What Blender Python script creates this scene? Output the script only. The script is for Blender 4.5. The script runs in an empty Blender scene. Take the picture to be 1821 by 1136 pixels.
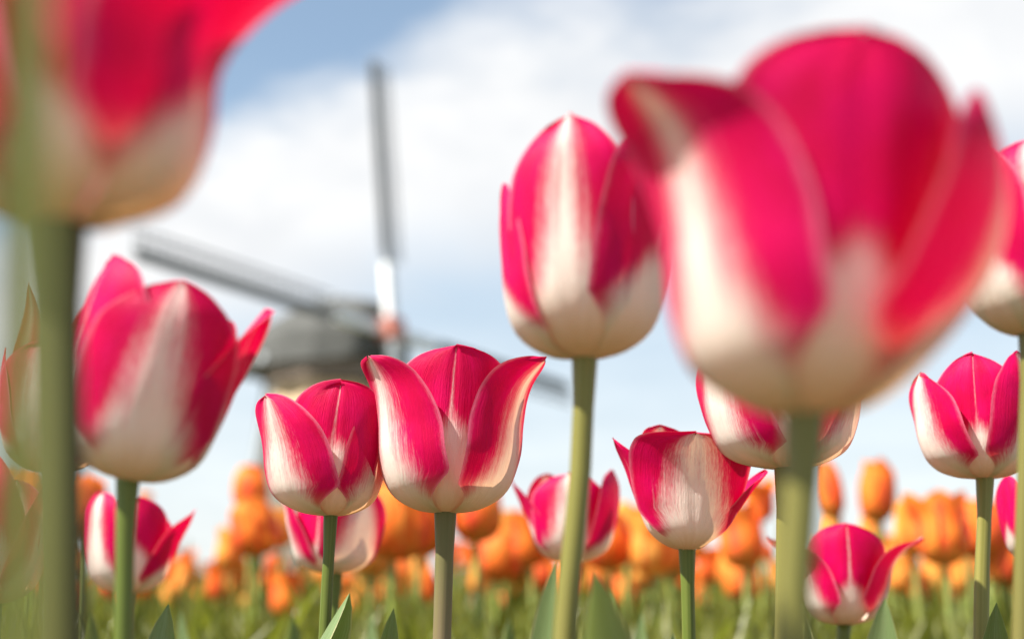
import bpy, math, random
from mathutils import Vector, Matrix, noise as mnoise

R = math.radians
random.seed(11)
scene = bpy.context.scene

# ------------------------------------------------------------------ camera
FPX, CX, CY, PITCH, CAMZ = 2530.0, 910.5, 568.0, R(13.0), 0.33
CAM = Vector((0, 0, CAMZ))
FWD = Vector((0, math.cos(PITCH), math.sin(PITCH)))
UPV = Vector((0, -math.sin(PITCH), math.cos(PITCH)))
RGT = Vector((1, 0, 0))
cd = bpy.data.cameras.new('camera')
cam = bpy.data.objects.new('camera', cd)
scene.collection.objects.link(cam)
cam.location = CAM
cam.rotation_euler = (R(90) + PITCH, 0, 0)
cd.sensor_width = 36.0
cd.lens = 36.0 * FPX / 1821.0
cd.clip_start, cd.clip_end = 0.01, 6000
cd.dof.use_dof = True
cd.dof.focus_distance = 0.505
cd.dof.aperture_fstop = 7.2
scene.camera = cam

# ------------------------------------------------------------------ sky and sun
SUN_DIR = Vector((-1.0, -0.46, 1.44)).normalized()
SUN_EL = math.asin(SUN_DIR.z)
SUN_AZ = math.atan2(SUN_DIR.x, SUN_DIR.y)
world = bpy.data.worlds.new('World')
scene.world = world
world.use_nodes = True
wn, wl = world.node_tree.nodes, world.node_tree.links
wn.clear()


def N(nodes, typ, **kw):
    n = nodes.new(typ)
    for k, v in kw.items():
        if k == 'inp':
            for kk, vv in v.items():
                n.inputs[kk].default_value = vv
        else:
            setattr(n, k, v)
    return n


def mth(nodes, links, op, a, b=None, clamp=False):
    n = nodes.new('ShaderNodeMath')
    n.operation = op
    n.use_clamp = clamp
    for i, v in enumerate((a, b)):
        if v is None:
            continue
        if isinstance(v, (int, float)):
            n.inputs[i].default_value = v
        else:
            links.new(v, n.inputs[i])
    return n.outputs[0]


def mrange(nodes, links, v, a, b, c=0.0, d=1.0, smooth=True):
    n = nodes.new('ShaderNodeMapRange')
    n.interpolation_type = 'SMOOTHSTEP' if smooth else 'LINEAR'
    links.new(v, n.inputs[0])
    for i, x in enumerate((a, b, c, d)):
        n.inputs[i + 1].default_value = x
    return n.outputs[0]


def mixc(nodes, links, fac, a, b, blend='MIX'):
    n = nodes.new('ShaderNodeMix')
    n.data_type = 'RGBA'
    n.blend_type = blend
    for idx, v in ((0, fac), (6, a), (7, b)):
        if isinstance(v, (int, float)):
            n.inputs[idx].default_value = v
        elif isinstance(v, tuple):
            n.inputs[idx].default_value = v if len(v) == 4 else v + (1,)
        else:
            links.new(v, n.inputs[idx])
    return n.outputs[2]


sky = N(wn, 'ShaderNodeTexSky', sky_type='NISHITA', sun_disc=False,
        sun_elevation=SUN_EL, sun_rotation=SUN_AZ, altitude=0.0,
        air_density=1.0, dust_density=1.0, ozone_density=1.2)
tc = N(wn, 'ShaderNodeTexCoord')
sep = N(wn, 'ShaderNodeSeparateXYZ')
wl.new(tc.outputs['Generated'], sep.inputs[0])
# clouds lie on a flat layer overhead: direction / (z + small) gives the layer position
zz = mth(wn, wl, 'ADD', mth(wn, wl, 'MAXIMUM', sep.outputs[2], 0.0), 0.16)
lx = mth(wn, wl, 'DIVIDE', sep.outputs[0], zz)
ly = mth(wn, wl, 'DIVIDE', sep.outputs[1], zz)
comb = N(wn, 'ShaderNodeCombineXYZ')
wl.new(lx, comb.inputs[0])
wl.new(ly, comb.inputs[1])
warp = N(wn, 'ShaderNodeTexNoise', inp={'Scale': 0.8, 'Detail': 2.0})
wl.new(comb.outputs[0], warp.inputs['Vector'])
vadd = N(wn, 'ShaderNodeVectorMath', operation='MULTIPLY_ADD')
wl.new(warp.outputs['Color'], vadd.inputs[0])
vadd.inputs[1].default_value = (0.5, 0.5, 0.0)
wl.new(comb.outputs[0], vadd.inputs[2])
cl = N(wn, 'ShaderNodeTexNoise', inp={'Scale': 0.75, 'Detail': 5.0, 'Roughness': 0.5})
wl.new(vadd.outputs[0], cl.inputs['Vector'])
# one long bank of cloud crossing the sky from lower left to upper right, open blue beyond its upper edge
q = mth(wn, wl, 'ADD', ly, mth(wn, wl, 'MULTIPLY', lx, 0.6))
q = mth(wn, wl, 'ADD', q, mth(wn, wl, 'MULTIPLY', mth(wn, wl, 'SUBTRACT', cl.outputs[0], 0.5), 0.75))
wisp = N(wn, 'ShaderNodeTexNoise', inp={'Scale': 3.2, 'Detail': 6.0, 'Roughness': 0.6})
wl.new(vadd.outputs[0], wisp.inputs['Vector'])
q = mth(wn, wl, 'ADD', q, mth(wn, wl, 'MULTIPLY', mth(wn, wl, 'SUBTRACT', wisp.outputs[0], 0.5), 0.42))
bank_m = mth(wn, wl, 'MULTIPLY', mrange(wn, wl, q, 1.48, 1.80), mrange(wn, wl, q, 1.95, 2.5, 1.0, 0.30))
scatter = mrange(wn, wl, cl.outputs[0], 0.52, 0.80, 0.0, 0.8)
hazeband = mrange(wn, wl, sep.outputs[2], 0.02, 0.40, 0.80, 0.10)
cfac = mth(wn, wl, 'MAXIMUM', mth(wn, wl, 'MAXIMUM', bank_m, scatter), hazeband)
skyb = mixc(wn, wl, 1.0, sky.outputs[0], (1.44, 1.50, 1.38, 1), 'MULTIPLY')
cloudc = mixc(wn, wl, mrange(wn, wl, wisp.outputs[0], 0.35, 0.68), (6.9, 7.05, 7.25, 1), (8.0, 8.0, 8.0, 1))
skycol = mixc(wn, wl, cfac, skyb, cloudc)
bg = N(wn, 'ShaderNodeBackground', inp={'Strength': 0.055})
wl.new(skycol, bg.inputs[0])
wout = N(wn, 'ShaderNodeOutputWorld')
wl.new(bg.outputs[0], wout.inputs[0])

sd = bpy.data.lights.new('sun', 'SUN')
sd.energy = 5.0
sd.angle = R(0.6)
sd.color = (1.0, 0.955, 0.88)
sun = bpy.data.objects.new('sun', sd)
scene.collection.objects.link(sun)
sun.rotation_euler = SUN_DIR.to_track_quat('Z', 'Y').to_euler()
sun.location = (-20, -12, 40)

vs = scene.view_settings
vs.view_transform = 'Standard'
vs.look = 'None'
vs.exposure = 1.26
vs.gamma = 1.0
vs.use_curve_mapping = False
cy = scene.cycles
cy.use_denoising = True
cy.max_bounces = 8
cy.diffuse_bounces = 4
cy.glossy_bounces = 2
cy.transmission_bounces = 6
cy.transparent_max_bounces = 4
cy.sample_clamp_indirect = 8.0


# ------------------------------------------------------------------ helpers
def P(px, py, d):
    """A point of the place, seen at photograph pixel (px, py), d metres in front of the lens."""
    return CAM + FWD * d + RGT * ((px - CX) / FPX * d) + UPV * ((CY - py) / FPX * d)


def link(o):
    scene.collection.objects.link(o)
    return o


def empty(name, loc=(0, 0, 0)):
    o = bpy.data.objects.new(name, None)
    o.empty_display_size = 0.02
    o.location = loc
    return link(o)


def mesh_obj(name, verts, faces, mat, parent=None, smooth=True):
    me = bpy.data.meshes.new(name)
    me.from_pydata([tuple(v) for v in verts], [], faces)
    me.update()
    if smooth:
        me.polygons.foreach_set('use_smooth', [True] * len(me.polygons))
    if mat:
        me.materials.append(mat)
    o = bpy.data.objects.new(name, me)
    o.parent = parent
    return link(o)


def tag(o, label=None, cat=None, group=None, kind=None):
    for k, v in (('label', label), ('category', cat), ('group', group), ('kind', kind)):
        if v:
            o[k] = v
    return o


def lerp(a, b, t):
    return a + (b - a) * t


def sstep(a, b, x):
    x = max(0.0, min(1.0, (x - a) / (b - a)))
    return x * x * (3 - 2 * x)


def pw(tab, t):
    """smooth piecewise interpolation (monotone cubic feel) of [(t, v), ...]"""
    if t <= tab[0][0]:
        return tab[0][1]
    for i in range(len(tab) - 1):
        t0, v0 = tab[i]
        t1, v1 = tab[i + 1]
        if t <= t1:
            h = t1 - t0
            d = (v1 - v0) / h

            def slope(j):
                if j <= 0 or j >= len(tab) - 1:
                    k = min(max(j, 0), len(tab) - 2)
                    return (tab[k + 1][1] - tab[k][1]) / (tab[k + 1][0] - tab[k][0])
                a = (tab[j][1] - tab[j - 1][1]) / (tab[j][0] - tab[j - 1][0])
                b = (tab[j + 1][1] - tab[j][1]) / (tab[j + 1][0] - tab[j][0])
                return 0.0 if a * b <= 0 else 2 * a * b / (a + b)
            m0, m1 = slope(i), slope(i + 1)
            u = (t - t0) / h
            u2, u3 = u * u, u * u * u
            return (2 * u3 - 3 * u2 + 1) * v0 + (u3 - 2 * u2 + u) * h * m0 + (-2 * u3 + 3 * u2) * v1 + (u3 - u2) * h * m1
    return tab[-1][1]


def spline(pts, n=64):
    """Catmull-Rom through pts, resampled evenly by length to n+1 points"""
    P_ = [Vector(p) for p in pts]
    P_ = [2 * P_[0] - P_[1]] + P_ + [2 * P_[-1] - P_[-2]]
    raw = []
    for i in range(1, len(P_) - 2):
        for k in range(16):
            t = k / 16
            a, b, c, d = P_[i - 1], P_[i], P_[i + 1], P_[i + 2]
            raw.append(0.5 * ((2 * b) + (c - a) * t + (2 * a - 5 * b + 4 * c - d) * t * t + (3 * b - a - 3 * c + d) * t ** 3))
    raw.append(P_[-2].copy())
    L = [0.0]
    for i in range(1, len(raw)):
        L.append(L[-1] + (raw[i] - raw[i - 1]).length)
    out, j = [], 0
    for i in range(n + 1):
        s = L[-1] * i / n
        while j < len(L) - 2 and L[j + 1] < s:
            j += 1
        u = (s - L[j]) / max(1e-9, L[j + 1] - L[j])
        out.append(raw[j].lerp(raw[j + 1], u))
    return out


# ------------------------------------------------------------------ materials
def new_mat(name):
    m = bpy.data.materials.new(name)
    m.use_nodes = True
    nt = m.node_tree
    nt.nodes.clear()
    return m, nt.nodes, nt.links


def thin_surface(nodes, links, col, trans_col, trans, rough, spec, normal=None, sheen=0.0):
    p = N(nodes, 'ShaderNodeBsdfPrincipled')
    links.new(col, p.inputs['Base Color'])
    p.inputs['Roughness'].default_value = rough
    p.inputs['Specular IOR Level'].default_value = spec
    if sheen:
        p.inputs['Sheen Weight'].default_value = sheen
        p.inputs['Sheen Roughness'].default_value = 0.4
    tr = N(nodes, 'ShaderNodeBsdfTranslucent')
    links.new(trans_col, tr.inputs[0])
    if normal is not None:
        links.new(normal, p.inputs['Normal'])
        links.new(normal, tr.inputs['Normal'])
    mx = N(nodes, 'ShaderNodeMixShader', inp={0: trans})
    links.new(p.outputs[0], mx.inputs[1])
    links.new(tr.outputs[0], mx.inputs[2])
    out = N(nodes, 'ShaderNodeOutputMaterial')
    links.new(mx.outputs[0], out.inputs[0])


def petal_material(name, red, red2, cream, base_tint, edge_col, fuzz=0.27, trans=0.33, edge_amt=0.55, tint=(0.95, 0.62, 0.42)):
    m, n, l = new_mat(name)
    uv = N(n, 'ShaderNodeUVMap', uv_map='UVMap')
    fl = N(n, 'ShaderNodeAttribute', attribute_name='pale_band')
    sx = N(n, 'ShaderNodeSeparateXYZ')
    l.new(uv.outputs[0], sx.inputs[0])
    info = N(n, 'ShaderNodeObjectInfo')
    rnd = mth(n, l, 'MULTIPLY', info.outputs['Random'], 37.0)

    def streak(ku, kv, det=3.0):
        c = N(n, 'ShaderNodeCombineXYZ')
        l.new(mth(n, l, 'MULTIPLY', sx.outputs[0], ku), c.inputs[0])
        l.new(mth(n, l, 'MULTIPLY', sx.outputs[1], kv), c.inputs[1])
        l.new(rnd, c.inputs[2])
        t = N(n, 'ShaderNodeTexNoise', inp={'Scale': 1.0, 'Detail': det, 'Roughness': 0.6})
        l.new(c.outputs[0], t.inputs['Vector'])
        return t.outputs[0]
    s1 = streak(80, 3.6)
    s2 = streak(16, 1.6, 2.0)
    s3 = streak(190, 26.0, 2.0)
    s4 = streak(5, 4.0, 3.0)
    f = mth(n, l, 'ADD', fl.outputs['Fac'], mth(n, l, 'MULTIPLY', mth(n, l, 'SUBTRACT', s1, 0.5), 0.30))
    f = mth(n, l, 'ADD', f, mth(n, l, 'MULTIPLY', mth(n, l, 'SUBTRACT', s2, 0.5), 0.30))
    f = mth(n, l, 'ADD', f, mth(n, l, 'MULTIPLY', mth(n, l, 'SUBTRACT', s3, 0.5), 0.36))
    fac = mrange(n, l, f, -fuzz, fuzz)
    redv = mixc(n, l, mrange(n, l, s4, 0.3, 0.75), red + (1,), red2 + (1,))
    redv = mixc(n, l, mth(n, l, 'MULTIPLY', mrange(n, l, s1, 0.4, 0.8), 0.25), redv, red2 + (1,))
    # pale thin margin
    ed = mth(n, l, 'ABSOLUTE', mth(n, l, 'SUBTRACT', sx.outputs[0], 0.5))
    ef = mth(n, l, 'MULTIPLY', mrange(n, l, mth(n, l, 'ADD', ed, mth(n, l, 'MULTIPLY', mth(n, l, 'SUBTRACT', s3, 0.5), 0.06)), 0.455, 0.502), edge_amt)
    redv = mixc(n, l, mth(n, l, 'MULTIPLY', mrange(n, l, s3, 0.35, 0.7), 0.16), redv, (0.50, 0.0, 0.06, 1))
    redv = mixc(n, l, ef, redv, edge_col + (1,))
    col = mixc(n, l, fac, redv, cream + (1,))
    bf = mth(n, l, 'MULTIPLY', mrange(n, l, mth(n, l, 'ADD', sx.outputs[1], mth(n, l, 'MULTIPLY', mth(n, l, 'SUBTRACT', s2, 0.5), 0.08)), 0.07, 0.40, 1.0, 0.0), 0.9)
    col = mixc(n, l, bf, col, base_tint + (1,))
    # faint specks
    sp = streak(120, 120, 1.0)
    spk = mth(n, l, 'MULTIPLY', mrange(n, l, sp, 0.74, 0.80), 0.10)
    col = mixc(n, l, spk, col, (0.35, 0.22, 0.10, 1))
    bmp = N(n, 'ShaderNodeBump', inp={'Strength': 0.34, 'Distance': 0.0009})
    hgt = mth(n, l, 'ADD', s1, mth(n, l, 'MULTIPLY', s3, 0.6))
    l.new(hgt, bmp.inputs['Height'])
    tcol = mixc(n, l, 1.0, col, tint + (1,), 'MULTIPLY')
    thin_surface(n, l, col, tcol, trans, 0.5, 0.14, bmp.outputs[0], 0.0)
    return m


M = {}
M['petal'] = petal_material('two_tone_petal', (0.62, 0.0, 0.064), (0.71, 0.0, 0.115), (0.88, 0.80, 0.70),
                            (0.60, 0.46, 0.25), (0.86, 0.30, 0.42))  # base tone: natural yellowish petal foot plus painted shade of the cup's underside
M['orange'] = petal_material('orange_petal', (0.93, 0.18, 0.02), (0.95, 0.33, 0.04), (0.84, 0.06, 0.045),
                             (0.55, 0.36, 0.07), (0.96, 0.46, 0.09), fuzz=0.5, trans=0.30, edge_amt=0.95, tint=(1, .9, .8))
M['golden'] = petal_material('golden_petal', (0.95, 0.36, 0.035), (0.96, 0.54, 0.12), (0.90, 0.15, 0.03),
                             (0.60, 0.45, 0.09), (0.94, 0.66, 0.20), fuzz=0.5, trans=0.30, edge_amt=0.95, tint=(1, .9, .8))


def plant_material(name, c1, c2, low=None, rough=0.45, trans=0.0, ku=60.0, kv=4.0, edge=None):
    m, n, l = new_mat(name)
    uv = N(n, 'ShaderNodeUVMap', uv_map='UVMap')
    sx = N(n, 'ShaderNodeSeparateXYZ')
    l.new(uv.outputs[0], sx.inputs[0])
    info = N(n, 'ShaderNodeObjectInfo')
    c = N(n, 'ShaderNodeCombineXYZ')
    l.new(mth(n, l, 'MULTIPLY', sx.outputs[0], ku), c.inputs[0])
    l.new(mth(n, l, 'MULTIPLY', sx.outputs[1], kv), c.inputs[1])
    l.new(mth(n, l, 'MULTIPLY', info.outputs['Random'], 29.0), c.inputs[2])
    t = N(n, 'ShaderNodeTexNoise', inp={'Scale': 1.0, 'Detail': 4.0, 'Roughness': 0.6})
    l.new(c.outputs[0], t.inputs['Vector'])
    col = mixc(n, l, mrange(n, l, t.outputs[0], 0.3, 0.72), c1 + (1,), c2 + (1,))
    if low:
        k = mrange(n, l, mth(n, l, 'ADD', sx.outputs[1], mth(n, l, 'MULTIPLY', mth(n, l, 'SUBTRACT', t.outputs[0], 0.5), 0.2)), low[1], low[2], 1.0, 0.0)
        col = mixc(n, l, k, col, low[0] + (1,))
    if edge:
        ed = mth(n, l, 'ABSOLUTE', mth(n, l, 'SUBTRACT', sx.outputs[0], 0.5))
        col = mixc(n, l, mth(n, l, 'MULTIPLY', mrange(n, l, ed, 0.46, 0.495), 0.8), col, edge + (1,))
    var = mrange(n, l, info.outputs['Random'], 0.0, 1.0, 0.82, 1.18, False)
    vm = N(n, 'ShaderNodeVectorMath', operation='SCALE')
    l.new(col, vm.inputs[0])
    l.new(var, vm.inputs['Scale'])
    col = vm.outputs[0]
    bmp = N(n, 'ShaderNodeBump', inp={'Strength': 0.25, 'Distance': 0.0006})
    l.new(t.outputs[0], bmp.inputs['Height'])
    if trans > 0:
        tc_ = mixc(n, l, 0.6, col, (0.33, 0.37, 0.03, 1))
        thin_surface(n, l, col, tc_, trans, rough, 0.4, bmp.outputs[0])
    else:
        p = N(n, 'ShaderNodeBsdfPrincipled')
        l.new(col, p.inputs['Base Color'])
        p.inputs['Roughness'].default_value = rough
        p.inputs['Specular IOR Level'].default_value = 0.35
        p.inputs['Subsurface Weight'].default_value = 0.0
        l.new(bmp.outputs[0], p.inputs['Normal'])
        o = N(n, 'ShaderNodeOutputMaterial')
        l.new(p.outputs[0], o.inputs[0])
    return m


M['stem_green'] = plant_material('green_stem', (0.075, 0.105, 0.012), (0.13, 0.155, 0.028), None, 0.42, 0, 14, 2)
M['stem_olive'] = plant_material('olive_stem', (0.125, 0.12, 0.020), (0.19, 0.17, 0.045), ((0.22, 0.16, 0.08), 0.45, 0.9), 0.42, 0, 14, 2)
M['stem_brown'] = plant_material('brownish_stem', (0.12, 0.115, 0.03), (0.17, 0.15, 0.055), ((0.27, 0.18, 0.12), 0.75, 1.0), 0.45, 0, 16, 3)
M['stem_shaded'] = plant_material('shaded_olive_stem', (0.050, 0.048, 0.008), (0.085, 0.078, 0.016), ((0.12, 0.095, 0.04), 0.35, 0.75), 0.5, 0, 14, 2)  # olive stem with its shade painted into the colour, darkest towards the head
M['leaf'] = plant_material('tulip_leaf', (0.11, 0.165, 0.055), (0.20, 0.265, 0.12), None, 0.38, 0.30, 60, 2.5, (0.42, 0.38, 0.20))
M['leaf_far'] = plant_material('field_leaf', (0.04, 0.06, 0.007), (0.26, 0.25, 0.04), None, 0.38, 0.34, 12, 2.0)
M['leaf_near'] = plant_material('olive_leaf', (0.16, 0.17, 0.04), (0.24, 0.24, 0.07), None, 0.4, 0.3, 12, 2.0)
M['stem_far'] = plant_material('field_stem', (0.19, 0.25, 0.05), (0.30, 0.33, 0.09), None, 0.5, 0, 3, 2)


def flat_material(name, c1, c2, scale=4.0, rough=0.7, stretch=(1, 1, 1), bump=0.2, dist=0.02):
    m, n, l = new_mat(name)
    tcx = N(n, 'ShaderNodeTexCoord')
    mp = N(n, 'ShaderNodeMapping')
    mp.inputs['Scale'].default_value = stretch
    l.new(tcx.outputs['Object'], mp.inputs[0])
    t = N(n, 'ShaderNodeTexNoise', inp={'Scale': scale, 'Detail': 5.0, 'Roughness': 0.6})
    l.new(mp.outputs[0], t.inputs['Vector'])
    col = mixc(n, l, mrange(n, l, t.outputs[0], 0.3, 0.7), c1 + (1,), c2 + (1,))
    p = N(n, 'ShaderNodeBsdfPrincipled')
    l.new(col, p.inputs['Base Color'])
    p.inputs['Roughness'].default_value = rough
    b = N(n, 'ShaderNodeBump', inp={'Strength': bump, 'Distance': dist})
    l.new(t.outputs[0], b.inputs['Height'])
    l.new(b.outputs[0], p.inputs['Normal'])
    o = N(n, 'ShaderNodeOutputMaterial')
    l.new(p.outputs[0], o.inputs[0])
    return m


M['soil'] = flat_material('field_soil', (0.075, 0.060, 0.035), (0.10, 0.115, 0.04), 3.0, 0.9, (1, 1, 1), 0.5, 0.03)
M['thatch'] = flat_material('cap_shingles', (0.04, 0.041, 0.038), (0.10, 0.10, 0.09), 3.0, 0.85, (1, 1, 4))
M['brownwood'] = flat_material('brown_boards', (0.13, 0.095, 0.065), (0.20, 0.15, 0.11), 3.0, 0.7, (6, 6, 0.5))
M['tanwood'] = flat_material('tan_boards', (0.52, 0.36, 0.20), (0.62, 0.46, 0.29), 3.0, 0.7, (6, 6, 0.5))
M['darkbody'] = flat_material('dark_shingles', (0.11, 0.105, 0.085), (0.18, 0.165, 0.13), 3.0, 0.8, (2, 2, 6))
M['greywood'] = flat_material('weathered_wood', (0.11, 0.115, 0.115), (0.17, 0.175, 0.17), 4.0, 0.7, (1, 1, 1))
M['palewood'] = flat_material('pale_painted_wood', (0.42, 0.45, 0.47), (0.52, 0.55, 0.57), 4.0, 0.6)
M['whitepaint'] = flat_material('white_paint', (0.70, 0.70, 0.69), (0.80, 0.80, 0.79), 4.0, 0.5)
M['redpaint'] = flat_material('red_paint', (0.42, 0.14, 0.10), (0.50, 0.19, 0.14), 4.0, 0.5)
M['glass'] = flat_material('dark_window_glass', (0.03, 0.035, 0.04), (0.05, 0.055, 0.06), 2.0, 0.1)
M['brick'] = flat_material('plinth_brick', (0.30, 0.14, 0.09), (0.40, 0.22, 0.15), 6.0, 0.8)

# ------------------------------------------------------------------ ground
gv, gf = [], []
rings = [(-1.5, 0), (0.6, 0), (1.5, 0), (3, 0), (8, 0), (25, 0), (80, 0), (300, 0), (1200, 0), (3500, 0)]
for i, (y, _) in enumerate(rings):
    hw = max(3.0, abs(y) * 1.5 + 3)
    for k in range(9):
        gv.append((lerp(-hw, hw, k / 8), y, 0.0))
for i in range(len(rings) - 1):
    for k in range(8):
        a = i * 9 + k
        gf.append((a, a + 1, a + 10, a + 9))
tag(mesh_obj('ground', gv, gf, M['soil']), 'flat soil of the tulip field', kind='structure')


# ------------------------------------------------------------------ petals, stems, leaves
W_ROUND = [(0, .42), (.10, .72), (.26, .92), (.45, 1.0), (.62, .99), (.76, .90), (.87, .70), (.94, .47), (.98, .25), (1, 0)]
W_BLUNT = [(0, .42), (.10, .72), (.26, .90), (.45, .98), (.62, 1.0), (.78, .97), (.89, .83), (.95, .62), (.985, .33), (1, 0)]
W_FULL = [(0, .40), (.10, .70), (.26, .88), (.45, .96), (.65, 1.0), (.80, .98), (.90, .88), (.955, .70), (.985, .42), (1, 0)]
W_LILY = [(0, .42), (.10, .72), (.26, .92), (.44, 1.0), (.60, .95), (.73, .79), (.85, .54), (.94, .28), (1, 0)]
W_SIDE = [(0, .42), (.10, .72), (.26, .92), (.44, 1.0), (.60, .98), (.74, .88), (.85, .71), (.93, .50), (.98, .27), (1, 0)]
W_POINT = [(0, .42), (.10, .72), (.28, .95), (.42, 1.0), (.58, .93), (.72, .74), (.85, .47), (.94, .22), (1, 0)]
F_OUT = [(0, 2.2), (.13, 1.6), (.22, 1.02), (.30, .70), (.40, .44), (.55, .28), (.73, .21), (.92, .17), (1, .15)]
F_BIG = [(0, 2.2), (.12, 1.5), (.20, .95), (.28, .62), (.38, .36), (.52, .22), (.72, .16), (.92, .13), (1, .12)]
F_IN = [(0, 2.2), (.19, 1.4), (.30, .82), (.40, .50), (.48, .22), (.55, -.04), (.66, -.35), (1, -.6)]
F_SLIM = [(0, 2.2), (.13, 1.6), (.22, 1.0), (.30, .66), (.38, .32), (.46, .02), (.55, -.25), (1, -.5)]
F_OR = [(0, -.4), (.2, .05), (.5, .25), (.75, .05), (1, -.6)]


def prof5(Rb, H, mid=1.0, b=0.98, c=0.95, low=1.0):
    return [(Rb * .05, 0), (Rb * .46 * low, H * .035), (Rb * .82 * low, H * .15), (Rb * .98, H * .36), (Rb * mid, H * .60),
            (Rb * b, H * .83), (Rb * c, H)]


def petal_mesh(name, prof, W, az, shape=W_ROUND, flame=F_OUT, cup=1.0, lean=0.0, flare=0.0, openn=0.35, ripple=0.02,
               groove=0.012, seed=0, frame=None, scale=1.0, origin=Vector((0, 0, 0)), ns=18, nt=26, mat=None, midline=False,
               flshift=0.0, notch=0.0):
    """One petal as a sheet: prof is the midrib (radius, height), W the half width, az where it stands round the axis."""
    rnd = random.Random(seed)
    ph1, ph2, ph3 = rnd.uniform(0, 6), rnd.uniform(0, 6), rnd.uniform(0, 6)
    fk = rnd.uniform(.86, 1.12)
    mid_on = rnd.uniform(.2, 1.0)
    flshift = flshift + rnd.uniform(-.07, .07)
    fine = spline(prof, 96)
    Rm = max(p[0] for p in fine[:70])
    verts, uvs, fls = [], [], []
    ca, sa = math.cos(R(az)), math.sin(R(az))
    for j in range(nt + 1):
        q = j / nt
        t = 1 - (1 - q) ** 1.35
        i0 = min(95, int(t * 96))
        u = t * 96 - i0
        C = fine[i0].lerp(fine[i0 + 1], u)
        T = (fine[min(96, i0 + 2)] - fine[max(0, i0 - 1)]).normalized()
        Nn = Vector((T.y, -T.x))
        w = W * max(0.0, pw(shape, t))
        rho = max(C.x, .02 * Rm) * lerp(1.0, cup * (1 + openn), sstep(.40, .95, t))
        rho = min(rho, Rm * 1.25 * (1 + max(0, openn)))
        amax = min(w / rho, lerp(.66, 1.42, sstep(.18, .58, t)))
        D = Vector((1, 0)).lerp(Nn, sstep(.40, .80, t))
        top = sstep(.35, 1, t)
        for i in range(ns + 1):
            s = -1 + 2 * i / ns
            a = s * amax
            lat = rho * math.sin(a)
            inw = rho * (1 - math.cos(a))
            e = flare * top * abs(s) ** 3 * W
            wob = ripple * W * top * (s * s) * (math.sin(7 * t + ph1 + s * 1.3) + .6 * math.sin(15 * t + ph2 - s * 2))
            wob += 0.010 * W * math.sin(5 * s + ph3 + 3 * t) * sstep(.1, .6, t)
            g = -groove * W * math.exp(-(s / .055) ** 2) * sstep(.08, .4, t) + groove * .8 * W * (math.exp(-((abs(s) - .13) / .07) ** 2)) * sstep(.1, .5, t)
            pp = C - D * inw + Nn * (e + wob + g)
            wob2 = 0.055 * W * mnoise.noise(Vector((s * 1.4, t * 2.6, seed * 3.7))) * sstep(.12, .6, t)
            pp = pp + Nn * wob2
            # slightly uneven upper rim, with an optional notch at the tip
            rim = sstep(.72, 1, t) * (.075 * W * mnoise.noise(Vector((s * 2.6, 5.1, seed * 1.9))) - notch * W * math.exp(-(s / .1) ** 2))
            pp = pp + T * rim
            lt = lat + lean * t * t
            v = Vector((pp.x * ca - lt * sa, pp.x * sa + lt * ca, pp.y))
            if frame is not None:
                v = frame @ v
            verts.append(origin + v * scale)
            uvs.append((i / ns, t))
            f = pw(flame, min(1, t * fk)) - abs(s - flshift * t)
            if midline:
                f = max(f, 0.08 * mid_on * math.exp(-(s / .03) ** 2) - 0.07) if t > .3 and abs(s) < .05 else f
            fls.append(f)
    faces = []
    for j in range(nt):
        for i in range(ns):
            a = j * (ns + 1) + i
            faces.append((a, a + 1, a + ns + 2, a + ns + 1))
    me = bpy.data.meshes.new(name)
    me.from_pydata([tuple(v) for v in verts], [], faces)
    me.update()
    me.polygons.foreach_set('use_smooth', [True] * len(me.polygons))
    uvl = me.uv_layers.new(name='UVMap')
    vi = [0] * len(me.loops)
    me.loops.foreach_get('vertex_index', vi)
    flat = []
    for k in vi:
        flat += uvs[k]
    uvl.data.foreach_set('uv', flat)
    at = me.attributes.new('pale_band', 'FLOAT', 'POINT')
    at.data.foreach_set('value', fls)
    me.materials.append(mat or M['petal'])
    return me


def tube_mesh(name, pts, radii, mat, seg=12):
    verts, faces, uvs = [], [], []
    n = len(pts)
    for j, (p, r) in enumerate(zip(pts, radii)):
        T = (pts[min(n - 1, j + 1)] - pts[max(0, j - 1)]).normalized()
        X = T.orthogonal().normalized() if abs(T.z) < .5 else Vector((1, 0, 0))
        X = (X - T * X.dot(T)).normalized()
        Y = T.cross(X)
        for i in range(seg):
            a = 2 * math.pi * i / seg
            verts.append(p + X * (r * math.cos(a)) + Y * (r * math.sin(a)))
    for j in range(n - 1):
        for i in range(seg):
            a, b = j * seg + i, j * seg + (i + 1) % seg
            faces.append((a, b, b + seg, a + seg))
            u0, u1 = i / seg, (i + 1) / seg
            v0, v1 = j / (n - 1), (j + 1) / (n - 1)
            uvs += [u0, v0, u1, v0, u1, v1, u0, v1]
    me = bpy.data.meshes.new(name)
    me.from_pydata([tuple(v) for v in verts], [], faces)
    me.update()
    me.polygons.foreach_set('use_smooth', [True] * len(me.polygons))
    me.uv_layers.new(name='UVMap').data.foreach_set('uv', uvs)
    me.materials.append(mat)
    return me


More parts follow.
